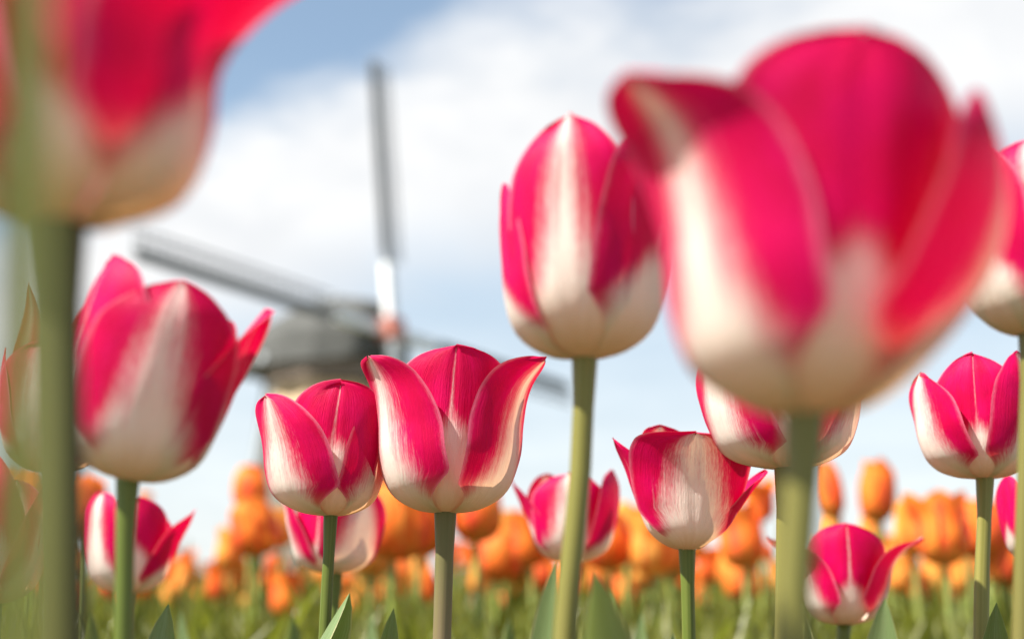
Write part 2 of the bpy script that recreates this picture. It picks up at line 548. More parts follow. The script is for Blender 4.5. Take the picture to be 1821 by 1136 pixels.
def leaf_mesh(name, base, tip, width, side, mat, bow=0.06, fold=0.55, ns=8, nt=22, seed=0, twist=0.0, tipcurl=0.0):
    """A lance-shaped leaf folded along its keel, from base to tip; side = direction its inner face looks."""
    rnd = random.Random(seed)
    ph = rnd.uniform(0, 6)
    ax = tip - base
    L = ax.length
    az = ax.normalized()
    sd_ = (side - az * side.dot(az)).normalized()
    cr = az.cross(sd_)
    verts, uvs = [], []
    for j in range(nt + 1):
        t = 1 - (1 - j / nt) ** 1.25
        c = base + ax * t - sd_ * (bow * L * 4 * t * (1 - t)) + sd_ * (-tipcurl * L * t ** 4)
        w = width * .5 * pw([(0, .5), (.3, .85), (.58, 1.0), (.78, .88), (.91, .55), (.97, .26), (1, 0)], t)
        rot = twist * t
        s2 = sd_ * math.cos(rot) + cr * math.sin(rot)
        c2 = cr * math.cos(rot) - sd_ * math.sin(rot)
        for i in range(ns + 1):
            s = -1 + 2 * i / ns
            a = s * (1 - .25 * fold)
            off = fold * w * (s * s) + .06 * w * math.sin(9 * t + ph + 2 * s) * abs(s)
            verts.append(c + c2 * (w * a) + s2 * off)
            uvs.append((i / ns, t))
    faces = []
    for j in range(nt):
        for i in range(ns):
            a = j * (ns + 1) + i
            faces.append((a, a + 1, a + ns + 2, a + ns + 1))
    me = bpy.data.meshes.new(name)
    me.from_pydata([tuple(v) for v in verts], [], faces)
    me.update()
    me.polygons.foreach_set('use_smooth', [True] * len(me.polygons))
    vi = [0] * len(me.loops)
    me.loops.foreach_get('vertex_index', vi)
    flat = []
    for k in vi:
        flat += uvs[k]
    me.uv_layers.new(name='UVMap').data.foreach_set('uv', flat)
    me.materials.append(mat)
    return me


def child(name, me, parent):
    o = bpy.data.objects.new(name, me)
    o.parent = parent
    return link(o)


def pistil_parts(root, origin, frame, s, H):
    """pistil and six stamens standing inside the cup"""
    a = [origin + frame @ Vector((0, 0, z * H * s)) for z in (.0, .12, .26, .30)]
    child('pistil', tube_mesh('pistil', a, [H * s * .030, H * s * .034, H * s * .028, H * s * .05], M['stem_green'], 10), root)


def tulip(label, base_px, d, low_px, stem_w, petals, lean=(0, 0), stem='stem_green', leaves=(), group='two-toned pink and white tulips',
          hero=False, bend=0.0, seed=1):
    """A pink-and-white tulip: head base at pixel base_px and depth d; low_px where its stem leaves the picture."""
    hb = P(base_px[0], base_px[1], d)
    # the point of the stem at the height of the picture's lower edge, in the same upright plane
    k = hb.y / (FWD.y + UPV.y * (CY - 1136) / FPX)
    lo = P(low_px, 1136, k)
    f = hb.z / max(1e-6, hb.z - lo.z)
    root_pt = hb + (lo - hb) * f
    root_pt = Vector((lerp(hb.x, root_pt.x, .8), hb.y + .004, 0))
    root = empty('tulip', root_pt)
    tag(root, label, 'tulip', group)
    s = d / FPX
    ez = Vector((lean[0], lean[1], 1)).normalized()
    ex = (Vector((1, 0, 0)) - ez * ez.x).normalized()
    ey = ez.cross(ex)
    frame = Matrix((ex, ey, ez)).transposed()
    org = hb - root_pt
    n = 14
    ctrl = [Vector((0, 0, 0)), Vector(((lo - root_pt).x * .45, 0, (lo - root_pt).z * .5)), lo - root_pt,
            (lo - root_pt).lerp(org, .5) + Vector((bend * s, 0, 0)), org - ez * (12 * s), org + ez * (6 * s)]
    pts = spline(ctrl, 26)
    for j_, p_ in enumerate(pts):
        k_ = math.sin(math.pi * j_ / 26)
        p_.x += k_ * 7 * s * mnoise.noise(Vector((seed * 4.3, j_ * .23, 1.7)))
    r = stem_w * s * .5
    radii = []
    for j, p in enumerate(pts):
        dd = (p - org).length / s
        rr = r * lerp(1.25, 1.0, j / 26) * (1 + .28 * sstep(26, 4, dd)) * (1 + .07 * mnoise.noise(Vector((seed * 2.1, j * .4, 9.2))))
        radii.append(rr)
    child('stem', tube_mesh('stem', pts, radii, M[stem], 20), root)
    for i, p in enumerate(petals):
        p = dict(p)
        me = petal_mesh('petal', p.pop('prof'), p.pop('W'), p.pop('az'), frame=frame, scale=s, origin=org,
                        seed=seed * 31 + i, ns=28 if hero else 20, nt=44 if hero else 28, **p)
        child('petal', me, root)
    H = max(p['prof'][-1][1] for p in petals)
    pistil_parts(root, org, frame, s, H)
    for i, lf in enumerate(leaves):
        tp = P(*lf['tip']) - root_pt
        bs = Vector((lf.get('bx', 0.0), lf.get('by', 0.0), lf.get('bz', .03)))
        child('leaf', leaf_mesh('leaf', bs, tp, lf['w'], Vector(lf.get('side', (0, -1, .2))), M['leaf'], lf.get('bow', .05),
                                lf.get('fold', .55), seed=seed * 7 + i, twist=lf.get('twist', 0), tipcurl=lf.get('curl', 0)), root)
    return root


def pet(az, Rb, H, W, mid=1.0, b=.98, c=.9, kind='o', **kw):
    d = dict(az=az, prof=prof5(Rb, H, mid, b, c, kw.pop('low', 1.0)), W=W)
    d['flame'] = F_OUT if kind == 'o' else F_IN
    if kind == 'i':
        d['midline'] = True
    d.update(kw)
    return d


#@@TULIPS

# the two sharp tulips in the middle
tulip('largest of the sharp tulips, wide open cup with two flared side petals', (792, 914), .505, 786, 31, [
    pet(90, 108, 250, 115, .98, .92, .85),
    pet(30, 100, 236, 100, .98, .95, .9, 'i'),
    pet(146, 90, 256, 84, .98, .95, .9, 'i'),
    pet(-87, 100, 288, 116, 1.0, 1.0, .98, 'i', lean=16, shape=W_BLUNT, openn=.6, flare=.0, ripple=.05),
    pet(-143, 122, 268, 120, 1.02, 1.10, 1.28, shape=W_SIDE, cup=.9, openn=-.12, lean=-14),
    pet(-26, 134, 266, 104, 1.04, 1.17, 1.46, shape=W_SIDE, cup=.9, openn=-.12, flare=-.06),
], stem='stem_brown', hero=True, seed=5, leaves=[
    dict(tip=(700, 1080, .53), w=.030, bx=-.035, side=(-.2, -1, .3), bow=.03, fold=.7)])

tulip('smaller sharp tulip left of the wide open sharp one, on a slim green stem', (588, 918), .512, 577, 21, [
    pet(90, 92, 200, 100, .98, .95, .9),
    pet(30, 86, 190, 80, .98, .95, .9, 'i'),
    pet(150, 98, 212, 80, 1.0, 1.0, .95, 'i'),
    pet(-86, 92, 229, 92, 1.0, .98, .92, 'i', lean=16, shape=W_BLUNT, openn=.9, notch=.08, ripple=.04),
    pet(-16, 94, 196, 92, 1.0, .98, .92),
    pet(-138, 116, 206, 120, 1.05, 1.12, 1.16, shape=W_SIDE, cup=.95, openn=.0, lean=-18),
], hero=True, seed=4, leaves=[
    dict(tip=(596, 1044, .50), w=.032, bx=-.060, bz=.12, side=(.9, -.6, .1), bow=.06, fold=1.1, curl=-.03),
    dict(tip=(600, 1080, .56), w=.034, bx=.022, by=.02, side=(-.2, -1, .2), bow=.02, fold=.4)])

# the huge blurred tulips near the lens
tulip('huge blurred tulip filling the upper right, thick stem below it', (1432, 742), .235, 1408, 60, [
    pet(95, 215, 560, 215, .98, .95, .9),
    pet(30, 215, 530, 200, .98, .98, .95, 'i'),
    pet(150, 205, 520, 190, .98, .95, .9, 'i'),
    pet(-78, 222, 652, 268, 1.02, 1.06, 1.0, 'i', lean=50, shape=W_BLUNT, openn=.7, flare=.04, ripple=.085, notch=.05, midline=False),
    pet(-146, 238, 566, 235, 1.03, 1.18, 1.56, shape=W_SIDE, cup=.95, openn=.0, lean=-28, flame=F_BIG),
    pet(-16, 306, 560, 276, 1.18, 1.20, 1.10, low=.82, flame=F_BIG, shape=W_BLUNT, cup=.95, openn=.1),
], stem='stem_olive', seed=9)

tulip('huge blurred tulip cut by the top left corner', (112, 402), .222, 118, 64, [
    pet(95, 225, 540, 225, .98, .95, .9),
    pet(30, 225, 520, 210, 1.0, 1.0, 1.0, 'i'),
    pet(150, 225, 520, 210, 1.0, 1.0, 1.0, 'i'),
    pet(-92, 226, 560, 235, 1.0, 1.0, .9, 'i', shape=W_BLUNT, openn=.6),
    pet(-155, 250, 520, 250, 1.03, 1.15, 1.3, shape=W_BLUNT, openn=.2),
    pet(-12, 262, 540, 280, 1.04, 1.40, 1.90, flame=F_SLIM, shape=W_BLUNT, cup=.95, openn=.1),
], stem='stem_shaded', seed=10)

# the half-sharp tulips
tulip('tall closed tulip with a broad pale flame, just left of the huge upper right one', (1040, 640), .375, 1006, 37, [
    pet(30, 125, 380, 130, .98, .95, .85),
    pet(150, 125, 360, 130, .98, .95, .85),
    pet(90, 120, 370, 120, .98, .95, .85, 'i'),
    pet(188, 149, 320, 98, 1.02, 1.02, .98, 'i', shape=W_ROUND),
    pet(-34, 150, 392, 140, 1.05, 1.10, 1.12, 'i', shape=W_BLUNT, openn=.2, ripple=.06),
    pet(-106, 148, 416, 124, 1.03, 1.02, .86, lean=8, shape=W_ROUND, ripple=.05, cup=1.0, flame=[(0, 2.2), (.2, 1.3), (.28, .76), (.38, .46), (.5, .31), (.62, .20), (.85, .14), (1, .13)]),
], stem='stem_olive', seed=8, bend=6, leaves=[
    dict(tip=(1056, 1012, .345), w=.062, bx=.040, by=-.04, side=(.5, -1, .5), bow=.05, fold=.45, twist=.5),
    dict(tip=(990, 992, .41), w=.024, bx=-.03, by=.01, side=(-1, -.3, .2), bow=.03, fold=.9, twist=.4)])

tulip('big half-blurred tulip on the left with a small curled tip at its right shoulder', (226, 856), .365, 219, 33, [
    pet(35, 140, 330, 140, 1.0, .98, .9),
    pet(150, 140, 345, 140, 1.0, .98, .9),
    pet(90, 125, 340, 120, .98, .95, .85, 'i'),
    pet(-4, 142, 346, 112, 1.08, 1.17, 1.28, 'i', shape=W_LILY, flare=.15),
    pet(-142, 140, 386, 150, 1.0, .98, .84, 'i', shape=W_FULL, ripple=.06),
    pet(-70, 150, 352, 150, 1.05, 1.08, .92, lean=6, shape=W_ROUND, flame=[(0, 2.2), (.2, 1.2), (.28, .74), (.38, .44), (.5, .27), (.65, .19), (.8, .13), (.93, .10), (1, .10)]),
], lean=(.17, 0), stem='stem_green', seed=2, leaves=[
    dict(tip=(300, 1072, .48), w=.04, bx=-.02, side=(-.5, -1, .5), bow=.02, fold=.5)])

tulip('tulip with splayed ragged petals and an orange-tinted flame, right of centre', (1222, 979), .545, 1226, 24, [
    pet(126, 74, 232, 92, 1.0, .98, .85, shape=W_BLUNT, notch=.08),
    pet(62, 72, 204, 74, 1.0, .95, .85),
    pet(90, 66, 190, 60, 1.0, 1.0, 1.0, 'i'),
    dict(az=-166, prof=[(4, 0), (38, 10), (66, 34), (84, 74), (98, 114), (110, 154), (134, 196)], W=72, shape=W_POINT, flame=F_IN, midline=True, openn=0),
    dict(az=8, prof=[(5, 0), (38, 14), (72, 44), (106, 90), (152, 146)], W=72, shape=W_ROUND, flame=F_IN, midline=True, ripple=.05),
    pet(-88, 92, 192, 124, 1.08, 1.24, 1.42, shape=W_FULL, openn=.5, flare=.06, flame=[(0, 2.2), (.2, 1.3), (.28, .72), (.40, .46), (.56, .32), (.75, .22), (1, .17)], ripple=.04),
], seed=12, hero=True, leaves=[dict(tip=(1197, 1122, .60), w=.03, bx=-.02, side=(.3, -1, .2))])

tulip('tulip half hidden behind the huge upper right one, only its pale cup showing', (1398, 834), .52, 1397, 34, [
    pet(90, 112, 200, 110, .98, .95, .9),
    pet(30, 120, 205, 105, 1.0, 1.0, .95, 'i'),
    pet(150, 120, 205, 105, 1.0, 1.0, .95, 'i'),
    pet(-95, 118, 215, 112, 1.02, 1.0, .9, 'i', shape=W_BLUNT),
    pet(-158, 138, 215, 118, 1.04, 1.05, 1.0, flame=[(0, 2.2), (.2, 1.4), (.3, .8), (.42, .4), (1, .2)]),
    pet(-28, 128, 215, 118, 1.04, 1.05, 1.0),
], stem='stem_olive', hero=True, seed=13)

tulip('fairly sharp tulip with two peaks by the right border', (1752, 852), .555, 1744, 25, [
    pet(60, 98, 195, 100, .98, .95, .9),
    pet(120, 92, 185, 90, .98, .95, .9, 'i'),
    pet(0, 100, 190, 90, 1.0, 1.0, .95, 'i'),
    pet(-172, 112, 188, 102, 1.03, 1.04, .98),
    pet(-112, 100, 212, 84, 1.02, 1.0, .86, 'i', shape=W_ROUND, ripple=.05),
    pet(-54, 104, 217, 84, 1.02, .98, .80, shape=W_ROUND),
], stem='stem_olive', hero=True, seed=14, leaves=[
    dict(tip=(1772, 1070, .52), w=.036, bx=.015, by=-.02, side=(-.6, -1, .2), bow=.03, fold=.8)])

tulip('tulip cut by the right border, behind the huge upper right one', (1834, 597), .40, 1818, 34, [
    pet(90, 110, 320, 110),
    pet(30, 110, 320, 110, kind='i'),
    pet(150, 110, 320, 110, kind='i'),
    pet(-92, 112, 340, 120, 1.0, .95, .7, 'o', shape=W_BLUNT),
    pet(-155, 118, 345, 110, 1.0, .95, .8, 'i'),
    pet(-25, 118, 335, 110, 1.0, .95, .8, 'i'),
], stem='stem_olive', seed=15)

tulip('low tulip at the right border below the fairly sharp one, mostly outside the frame', (1856, 1002), .60, 1856, 24, [
    pet(90, 62, 150, 62), pet(30, 62, 150, 62, kind='i'), pet(150, 62, 150, 62, kind='i'),
    pet(-90, 66, 152, 66, 1.0, .98, .9, 'i'), pet(-165, 68, 155, 60, 1.02, 1.0, .92, flame=F_SLIM), pet(-15, 68, 155, 60, 1.02, 1.0, .92),
], seed=16)

tulip('low open tulip with two long pointed side petals beside the thick right stem', (1502, 1112), .66, 1500, 23, [
    pet(90, 60, 150, 66),
    pet(30, 60, 142, 60, kind='i'), pet(150, 60, 142, 60, kind='i'),
    pet(-91, 66, 175, 82, 1.02, 1.0, .90, 'i', shape=W_BLUNT, openn=.7),
    dict(az=-164, prof=[(4, 0), (42, 8), (68, 30), (78, 64), (88, 102), (112, 132), (144, 152)], W=74, shape=W_POINT, openn=-.1, flame=F_OUT),
    dict(az=-16, prof=[(4, 0), (42, 8), (68, 30), (78, 64), (88, 102), (112, 132), (144, 152)], W=78, shape=W_POINT, openn=-.1, flame=F_OUT),
], seed=17, leaves=[
    dict(tip=(1574, 1062, .60), w=.042, bx=.055, by=-.05, side=(-.8, -1, .3), bow=-.03, fold=.6),
    dict(tip=(1430, 1092, .60), w=.026, bx=.00, by=-.05, side=(.6, -1, .3), bow=.01, fold=.7)])

tulip('low tulip behind the stem of the big half-blurred left one, pointed right petal', (226, 1056), .72, 224, 22, [
    pet(90, 70, 150, 70), pet(45, 70, 140, 60, kind='i'), pet(160, 70, 150, 60, kind='i'),
    pet(-70, 72, 166, 66, 1.02, 1.0, .92, 'i', shape=W_BLUNT),
    dict(az=-8, prof=[(4, 0), (40, 8), (66, 30), (78, 66), (92, 108), (118, 148)], W=58, shape=W_POINT, flame=F_IN),
    pet(-128, 78, 175, 62, 1.02, 1.0, .86, shape=W_BLUNT),
], stem='stem_olive', seed=3, leaves=[
    dict(tip=(158, 1086, .80), w=.040, bx=-.05, by=.05, side=(.4, -1, .3), bow=.05, fold=.6, twist=.6),
    dict(tip=(322, 1084, .84), w=.044, bx=.06, by=.06, side=(-.6, -1, .3), bow=.05, fold=.5, twist=-.5)])

tulip('tulip showing below the smaller sharp one, partly hidden by it', (597, 1020), .70, 592, 20, [
    pet(90, 70, 140, 70), pet(30, 70, 138, 60, kind='i'), pet(150, 70, 138, 60, kind='i'),
    pet(-110, 72, 130, 62, 1.02, 1.0, .95, 'i'),
    pet(-168, 82, 136, 66, 1.08, 1.12, 1.2),
    pet(-50, 80, 148, 76, 1.04, 1.05, 1.02, flame=[(0, 2.2), (.2, 1.4), (.32, .8), (.5, .45), (1, .25)]),
], seed=6, leaves=[
    dict(tip=(520, 1092, .80), w=.042, bx=-.05, by=.04, side=(.5, -1, .3), bow=.05, fold=.6, twist=.5),
    dict(tip=(662, 1088, .86), w=.040, bx=.05, by=.06, side=(-.5, -1, .3), bow=.05, fold=.6, twist=-.6)])

tulip('blurred tulip standing behind the slanting stem right of the wide open sharp one', (1012, 1000), .72, 1008, 20, [
    pet(60, 72, 150, 70), pet(125, 72, 164, 64), pet(90, 66, 150, 60, kind='i'),
    dict(az=-172, prof=[(4, 0), (36, 10), (58, 34), (72, 70), (86, 108), (106, 148)], W=56, shape=W_POINT, flame=F_IN),
    pet(-18, 84, 162, 64, 1.06, 1.06, .96, 'i', shape=W_BLUNT),
    pet(-92, 74, 152, 74, 1.02, 1.0, .86, shape=W_BLUNT),
], seed=7, leaves=[
    dict(tip=(905, 1094, .82), w=.044, bx=-.06, by=.05, side=(.5, -1, .3), bow=.05, fold=.6, twist=.5),
    dict(tip=(1142, 1086, .80), w=.042, bx=.06, by=.04, side=(-.5, -1, .3), bow=.05, fold=.5, twist=-.6)])

tulip('upper of the two veiled tulips at the left border, one petal standing high', (92, 842), .46, 92, 26, [
    pet(60, 92, 215, 90), pet(90, 86, 205, 80, kind='i'), pet(10, 95, 215, 85, kind='i'),
    pet(158, 92, 358, 48, .92, .80, .92, 'o', shape=W_POINT),
    pet(-165, 96, 222, 72, 1.04, 1.04, 1.0, 'i'),
    pet(-95, 94, 222, 92, 1.02, .98, .86, shape=W_BLUNT),
], seed=18)

tulip('lower of the two veiled tulips at the left border', (-14, 1074), .47, -14, 26, [
    pet(90, 84, 230, 84), pet(30, 84, 220, 70, kind='i'), pet(150, 84, 220, 70, kind='i'),
    pet(-85, 84, 262, 76, 1.0, .92, .6, 'i', shape=W_POINT),
    pet(-15, 86, 205, 66, 1.04, 1.05, 1.0, shape=W_POINT),
    pet(-160, 86, 230, 76, 1.02, 1.0, .95),
], seed=19)

# the leaf hanging right in front of the lens at the left border
nl = empty('tulip_leaf_shoot', (-.0206, .115, 0))
tag(nl, 'very blurred green leaf blade standing upright along the left border', 'leaf')
child('blade', leaf_mesh('blade', Vector((0, 0, 0)), Vector((-.0282, 0, .50)), .0046, Vector((.3, -1, .1)), M['leaf_near'], .0, .30, seed=3), nl)

#@@FIELD
# ------------------------------------------------------------------ orange tulip field
def unit_head(seed, mat, slim=1.0, opening=0.0):
    """six petal meshes of a closed orange head, one unit tall"""
    rnd = random.Random(seed)
    out = []
    for k in range(6):
        az = k * 60 + rnd.uniform(-8, 8)
        outer = k % 2 == 0
        Rb = (.36 if outer else .31) * slim
        H = rnd.uniform(.93, 1.03)
        pr = [(Rb * .06, 0), (Rb * .5, .03), (Rb * .88, .16), (Rb, .38), (Rb * .93, .62), (Rb * (rnd.uniform(.66, .85) + opening * rnd.uniform(.2, .45)), .85), (Rb * (rnd.uniform(.40, .75) + opening * rnd.uniform(.3, .9)), H)]
        out.append(petal_mesh('orange_petal', pr, .36 * slim, az, W_ROUND if rnd.random() < .7 else W_BLUNT, F_OR, seed=seed * 9 + k, ns=8, nt=12, mat=mat))
    return out


M['redorange'] = petal_material('red_orange_petal', (0.80, 0.10, 0.02), (0.86, 0.20, 0.03), (0.66, 0.03, 0.06),
                                (0.50, 0.36, 0.07), (0.90, 0.40, 0.08), fuzz=0.5, trans=0.30, edge_amt=0.9, tint=(1, .9, .8))
HEADS = [unit_head(21, M['orange']), unit_head(22, M['orange'], .85), unit_head(23, M['golden']), unit_head(24, M['orange'], 1.1), unit_head(25, M['golden'], .9), unit_head(27, M['redorange'], 1.0),
         unit_head(28, M['orange'], .95, 1.0), unit_head(29, M['golden'], .95, .8)]
PINK_HEAD = unit_head(26, M['petal'], 1.0)
STEM_U = tube_mesh('field_stem', [Vector((.02 * math.sin(3 * z), .015 * math.sin(4 * z), z)) for z in (0, .25, .5, .75, 1)], [1, .95, .9, .9, 1.1], M['stem_far'], 7)
# unit stem radius is scaled separately: x and y of the unit tube are metres / radius
LEAVES_U = []
for i in range(5):
    rnd = random.Random(60 + i)
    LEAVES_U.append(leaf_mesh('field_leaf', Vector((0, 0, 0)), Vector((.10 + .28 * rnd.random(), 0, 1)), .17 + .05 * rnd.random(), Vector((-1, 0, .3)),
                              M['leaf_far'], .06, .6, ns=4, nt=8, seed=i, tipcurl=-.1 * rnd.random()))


def stem_unit(h, r, bendx):
    pts = [Vector((bendx * (z * z - z), 0, z * h)) for z in (0, .2, .4, .6, .8, 1)]
    return tube_mesh('field_stem', pts, [r * 1.2, r * 1.1, r, r, r, r * 1.15], M['stem_far'], 6)


STEM_CACHE = {}


def orange_tulip(px, py, hpx, d, label, group, head=0, tilt=(0, 0), rot=None, nleaf=3, wide=1.0):
    """head base at pixel (px, py), head hpx pixels tall"""
    rnd = random.Random(int(px * 13 + py * 7 + d * 100))
    hb = P(px, py, d)
    h = max(.08, hb.z)
    root = empty('orange_tulip', (hb.x, hb.y, 0))
    tag(root, label, 'tulip', group)
    key = round(h, 2)
    if key not in STEM_CACHE:
        STEM_CACHE[key] = stem_unit(key, .0032, .02 * rnd.uniform(-1, 1))
    o = child('stem', STEM_CACHE[key], root)
    o.scale = (1, 1, h / key)
    H = hpx * d / FPX
    meshes = head if isinstance(head, list) else HEADS[head]
    rz = rot if rot is not None else rnd.uniform(0, 6.28)
    for me in meshes:
        o = child('petal', me, root)
        o.location = (0, 0, h)
        o.rotation_euler = (tilt[1], tilt[0], rz)
        o.scale = (H * wide, H * wide, H)
    for i in range(nleaf):
        o = child('leaf', rnd.choice(LEAVES_U), root)
        s = min(.36, h * rnd.uniform(.55, .85))
        o.location = (0, 0, .01)
        o.rotation_euler = (0, 0, rnd.uniform(0, 6.28))
        o.scale = (s, s, s)
    return root


G1 = 'orange tulips in the field behind'
# px, py of the head base, height in px, depth, head, tilt, words that single it out
OR = [
    (142, 958, 104, 1.55, 0, 'orange tulip between the two thick stems at the left'),
    (52, 925, 84, 1.9, 3, 'orange tulip seen through the green veil at the left border'),
    (446, 905, 74, 2.1, 0, 'topmost orange tulip of the blurred column left of the smaller sharp tulip'),
    (462, 985, 92, 1.9, 3, 'red-orange tulip below the topmost one in the column left of the smaller sharp tulip'),
    (404, 1010, 66, 2.3, 2, 'yellowish orange tulip at the left foot of the blurred orange column'),
    (500, 970, 66, 2.2, 4, 'yellow tulip touching the lower left of the smaller sharp tulip'),
    (490, 1050, 56, 2.8, 0, 'small orange tulip below the red-orange one of the left column'),
    (398, 1082, 54, 3.0, 1, 'small orange tulip low left of the smaller sharp tulip, above the leaves'),
    (456, 1092, 36, 3.8, 1, 'tiny orange tulip low between two others left of the slim green stem'),
    (318, 1052, 56, 2.9, 0, 'orange tulip just right of the pointed petal of the low left tulip'),
    (256, 900, 28, 4.2, 2, 'faint orange tulip top between the low left tulip and its right petal'),
    (700, 992, 126, 1.45, 3, 'large orange tulip right behind the left foot of the wide open sharp tulip'),
    (745, 985, 110, 1.5, 0, 'large orange-red tulip directly behind the brownish stem'),
    (660, 1020, 92, 1.75, 4, 'golden tulip leaning right of the tulip below the smaller sharp one'),
    (848, 958, 96, 1.5, 3, 'deep red-orange tulip under the right side of the wide open sharp tulip'),
    (884, 1030, 88, 2.0, 3, 'tulip with a purplish red foot right of the brownish stem'),
    (900, 985, 70, 2.1, 2, 'golden tulip above the one with the purplish red foot'),
    (752, 1034, 50, 2.7, 4, 'small yellow tulip left of the brownish stem'),
    (688, 1082, 50, 3.0, 0, 'small orange tulip between the slim green and the brownish stem'),
    (634, 1066, 44, 3.1, 4, 'small yellow tulip right of the slim green stem'),
    (856, 1078, 34, 3.6, 1, 'round small orange spot of a tulip right of the brownish stem'),
    (902, 1092, 46, 3.2, 0, 'small orange tulip low, two heads right of the brownish stem'),
    (945, 1002, 88, 1.9, 0, 'orange tulip left of the tulip behind the slanting stem'),
    (962, 1045, 60, 2.5, 3, 'red-orange tulip under the tulip behind the slanting stem'),
    (926, 1050, 40, 3.0, 2, 'pale spot of a small tulip left of the slanting stem'),
    (1086, 1010, 96, 1.75, 3, 'red-orange tulip right of the tulip behind the slanting stem'),
    (1116, 985, 82, 1.9, 4, 'golden tulip between the slanting stem and the ragged tulip'),
    (1164, 1020, 108, 1.7, 2, 'tall yellow-orange tulip under the left petal of the ragged tulip'),
    (1114, 1078, 66, 2.5, 0, 'bright orange tulip standing clear right of the slanting stem'),
    (1070, 1064, 50, 2.9, 1, 'slim orange tulip close to the right of the slanting stem'),
    (1192, 1006, 70, 2.1, 3, 'red-orange tulip just left of the stem of the ragged tulip'),
    (1262, 1030, 56, 2.6, 0, 'orange tulip just right of the stem of the ragged tulip'),
    (1326, 1004, 96, 1.6, 0, 'large orange tulip between the ragged tulip and the thick right stem'),
    (1296, 1040, 60, 2.4, 4, 'golden tulip below the large one left of the thick right stem'),
    (1352, 924, 66, 2.3, 0, 'orange tulip top close to the left of the thick right stem'),
    (1344, 1068, 56, 2.6, 1, 'slim orange tulip low left of the thick right stem'),
    (1482, 918, 92, 1.95, 1, 'left one of the two slim orange tulips standing up against the sky'),
    (1560, 925, 100, 1.9, 0, 'right one of the two slim orange tulips standing up against the sky'),
    (1474, 975, 66, 1.95, 2, 'yellow-orange tulip between the left slim orange tulip and the low open one'),
    (1556, 990, 76, 2.0, 4, 'orange tulip under the right slim orange tulip against the sky'),
    (1626, 985, 92, 1.7, 2, 'golden tulip at the left end of the orange clump near the right border'),
    (1682, 1000, 112, 1.45, 0, 'biggest orange tulip in the clump near the right border'),
    (1722, 972, 76, 1.9, 2, 'golden tulip top in the middle of the clump near the right border'),
    (1758, 988, 98, 1.6, 3, 'red-orange tulip directly behind the stem of the fairly sharp right tulip'),
    (1792, 1040, 92, 1.6, 0, 'orange tulip right of the stem of the fairly sharp right tulip'),
    (1662, 1078, 86, 2.2, 4, 'slim golden tulip below the clump near the right border'),
    (1704, 1050, 56, 2.4, 3, 'small red-orange tulip left of the stem of the fairly sharp right tulip'),
    (1634, 1062, 56, 2.7, 1, 'small slim orange tulip right of the low open tulip'),
]
for (x, y, hp, d, hd, lab) in OR:
    rr = random.Random(x)
    orange_tulip(x, y + 4, hp * 1.14, d, lab, G1, {0: 6, 2: 7}.get(hd, hd) if rr.random() < .5 and 'slim' not in lab else hd, tilt=(rr.uniform(-.22, .22), rr.uniform(-.15, .15)), wide=.80 if 'slim' in lab else 1.05)

G2 = 'small far orange tulips'
rnd = random.Random(77)
cnt = 0
while cnt < 250:
    d = rnd.uniform(2.0, 5.5)
    px = rnd.uniform(-150, 1970)
    py = rnd.triangular(985, 1100, 1050) - 14 * (px < 650) * -1
    orange_tulip(px, py, .056 * FPX / d * rnd.uniform(.85, 1.2), d, 'small blurred orange tulip in the far rows, low above the leaves', G2,
                 rnd.choice([0, 1, 2, 3, 4, 4, 5, 6, 6, 7, 7]), tilt=(rnd.uniform(-.15, .15), rnd.uniform(-.15, .15)), nleaf=2, wide=rnd.uniform(.75, 1.05))
    cnt += 1

# dense leaves of the field
fv, ff, fuv = [], [], []


def blade(bx, by, h, w, leanx, leany, ang):
    c, s = math.cos(ang) * w * .5, math.sin(ang) * w * .5
    i0 = len(fv)
    for t, k in ((0, .7), (.35, 1.0), (.7, .7), (1, .03)):
        x, y, z = bx + leanx * t * t, by + leany * t * t, h * t
        fv.append((x - c * k, y - s * k, z))
        fv.append((x + s * .25 * k, y - c * .25 * k, z))
        fv.append((x + c * k, y + s * k, z))
    for j in range(3):
        a = i0 + j * 3
        for q in (0, 1):
            ff.append((a + q, a + q + 1, a + q + 4, a + q + 3))
            for (u, v) in ((q * .5, j / 3), (q * .5 + .5, j / 3), (q * .5 + .5, (j + 1) / 3), (q * .5, (j + 1) / 3)):
                fuv.extend((u + bx * 3.1, v + by * 1.7))


rnd = random.Random(5)
for i in range(9000):
    y = 1.15 + 5.2 * rnd.random() ** 1.3
    hw = y * .62 + .35
    x = rnd.uniform(-hw, hw)
    top = lerp(1108, 1042, sstep(1.1, 3.4, y)) + rnd.gauss(0, 30)
    h = CAMZ + y * (1152 - top) / FPX
    blade(x, y, max(.12, h), rnd.uniform(.03, .06) * lerp(.8, 1.3, sstep(1.5, 5, y)), rnd.gauss(0, .09), rnd.gauss(0, .09), rnd.uniform(0, 3.14))
me = bpy.data.meshes.new('tulip_foliage')
me.from_pydata(fv, [], ff)
me.update()
me.polygons.foreach_set('use_smooth', [True] * len(me.polygons))
me.uv_layers.new(name='UVMap').data.foreach_set('uv', fuv)
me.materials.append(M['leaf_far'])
tag(link(bpy.data.objects.new('tulip_foliage', me)), 'dense green tulip leaves covering the field', 'foliage', kind='stuff')

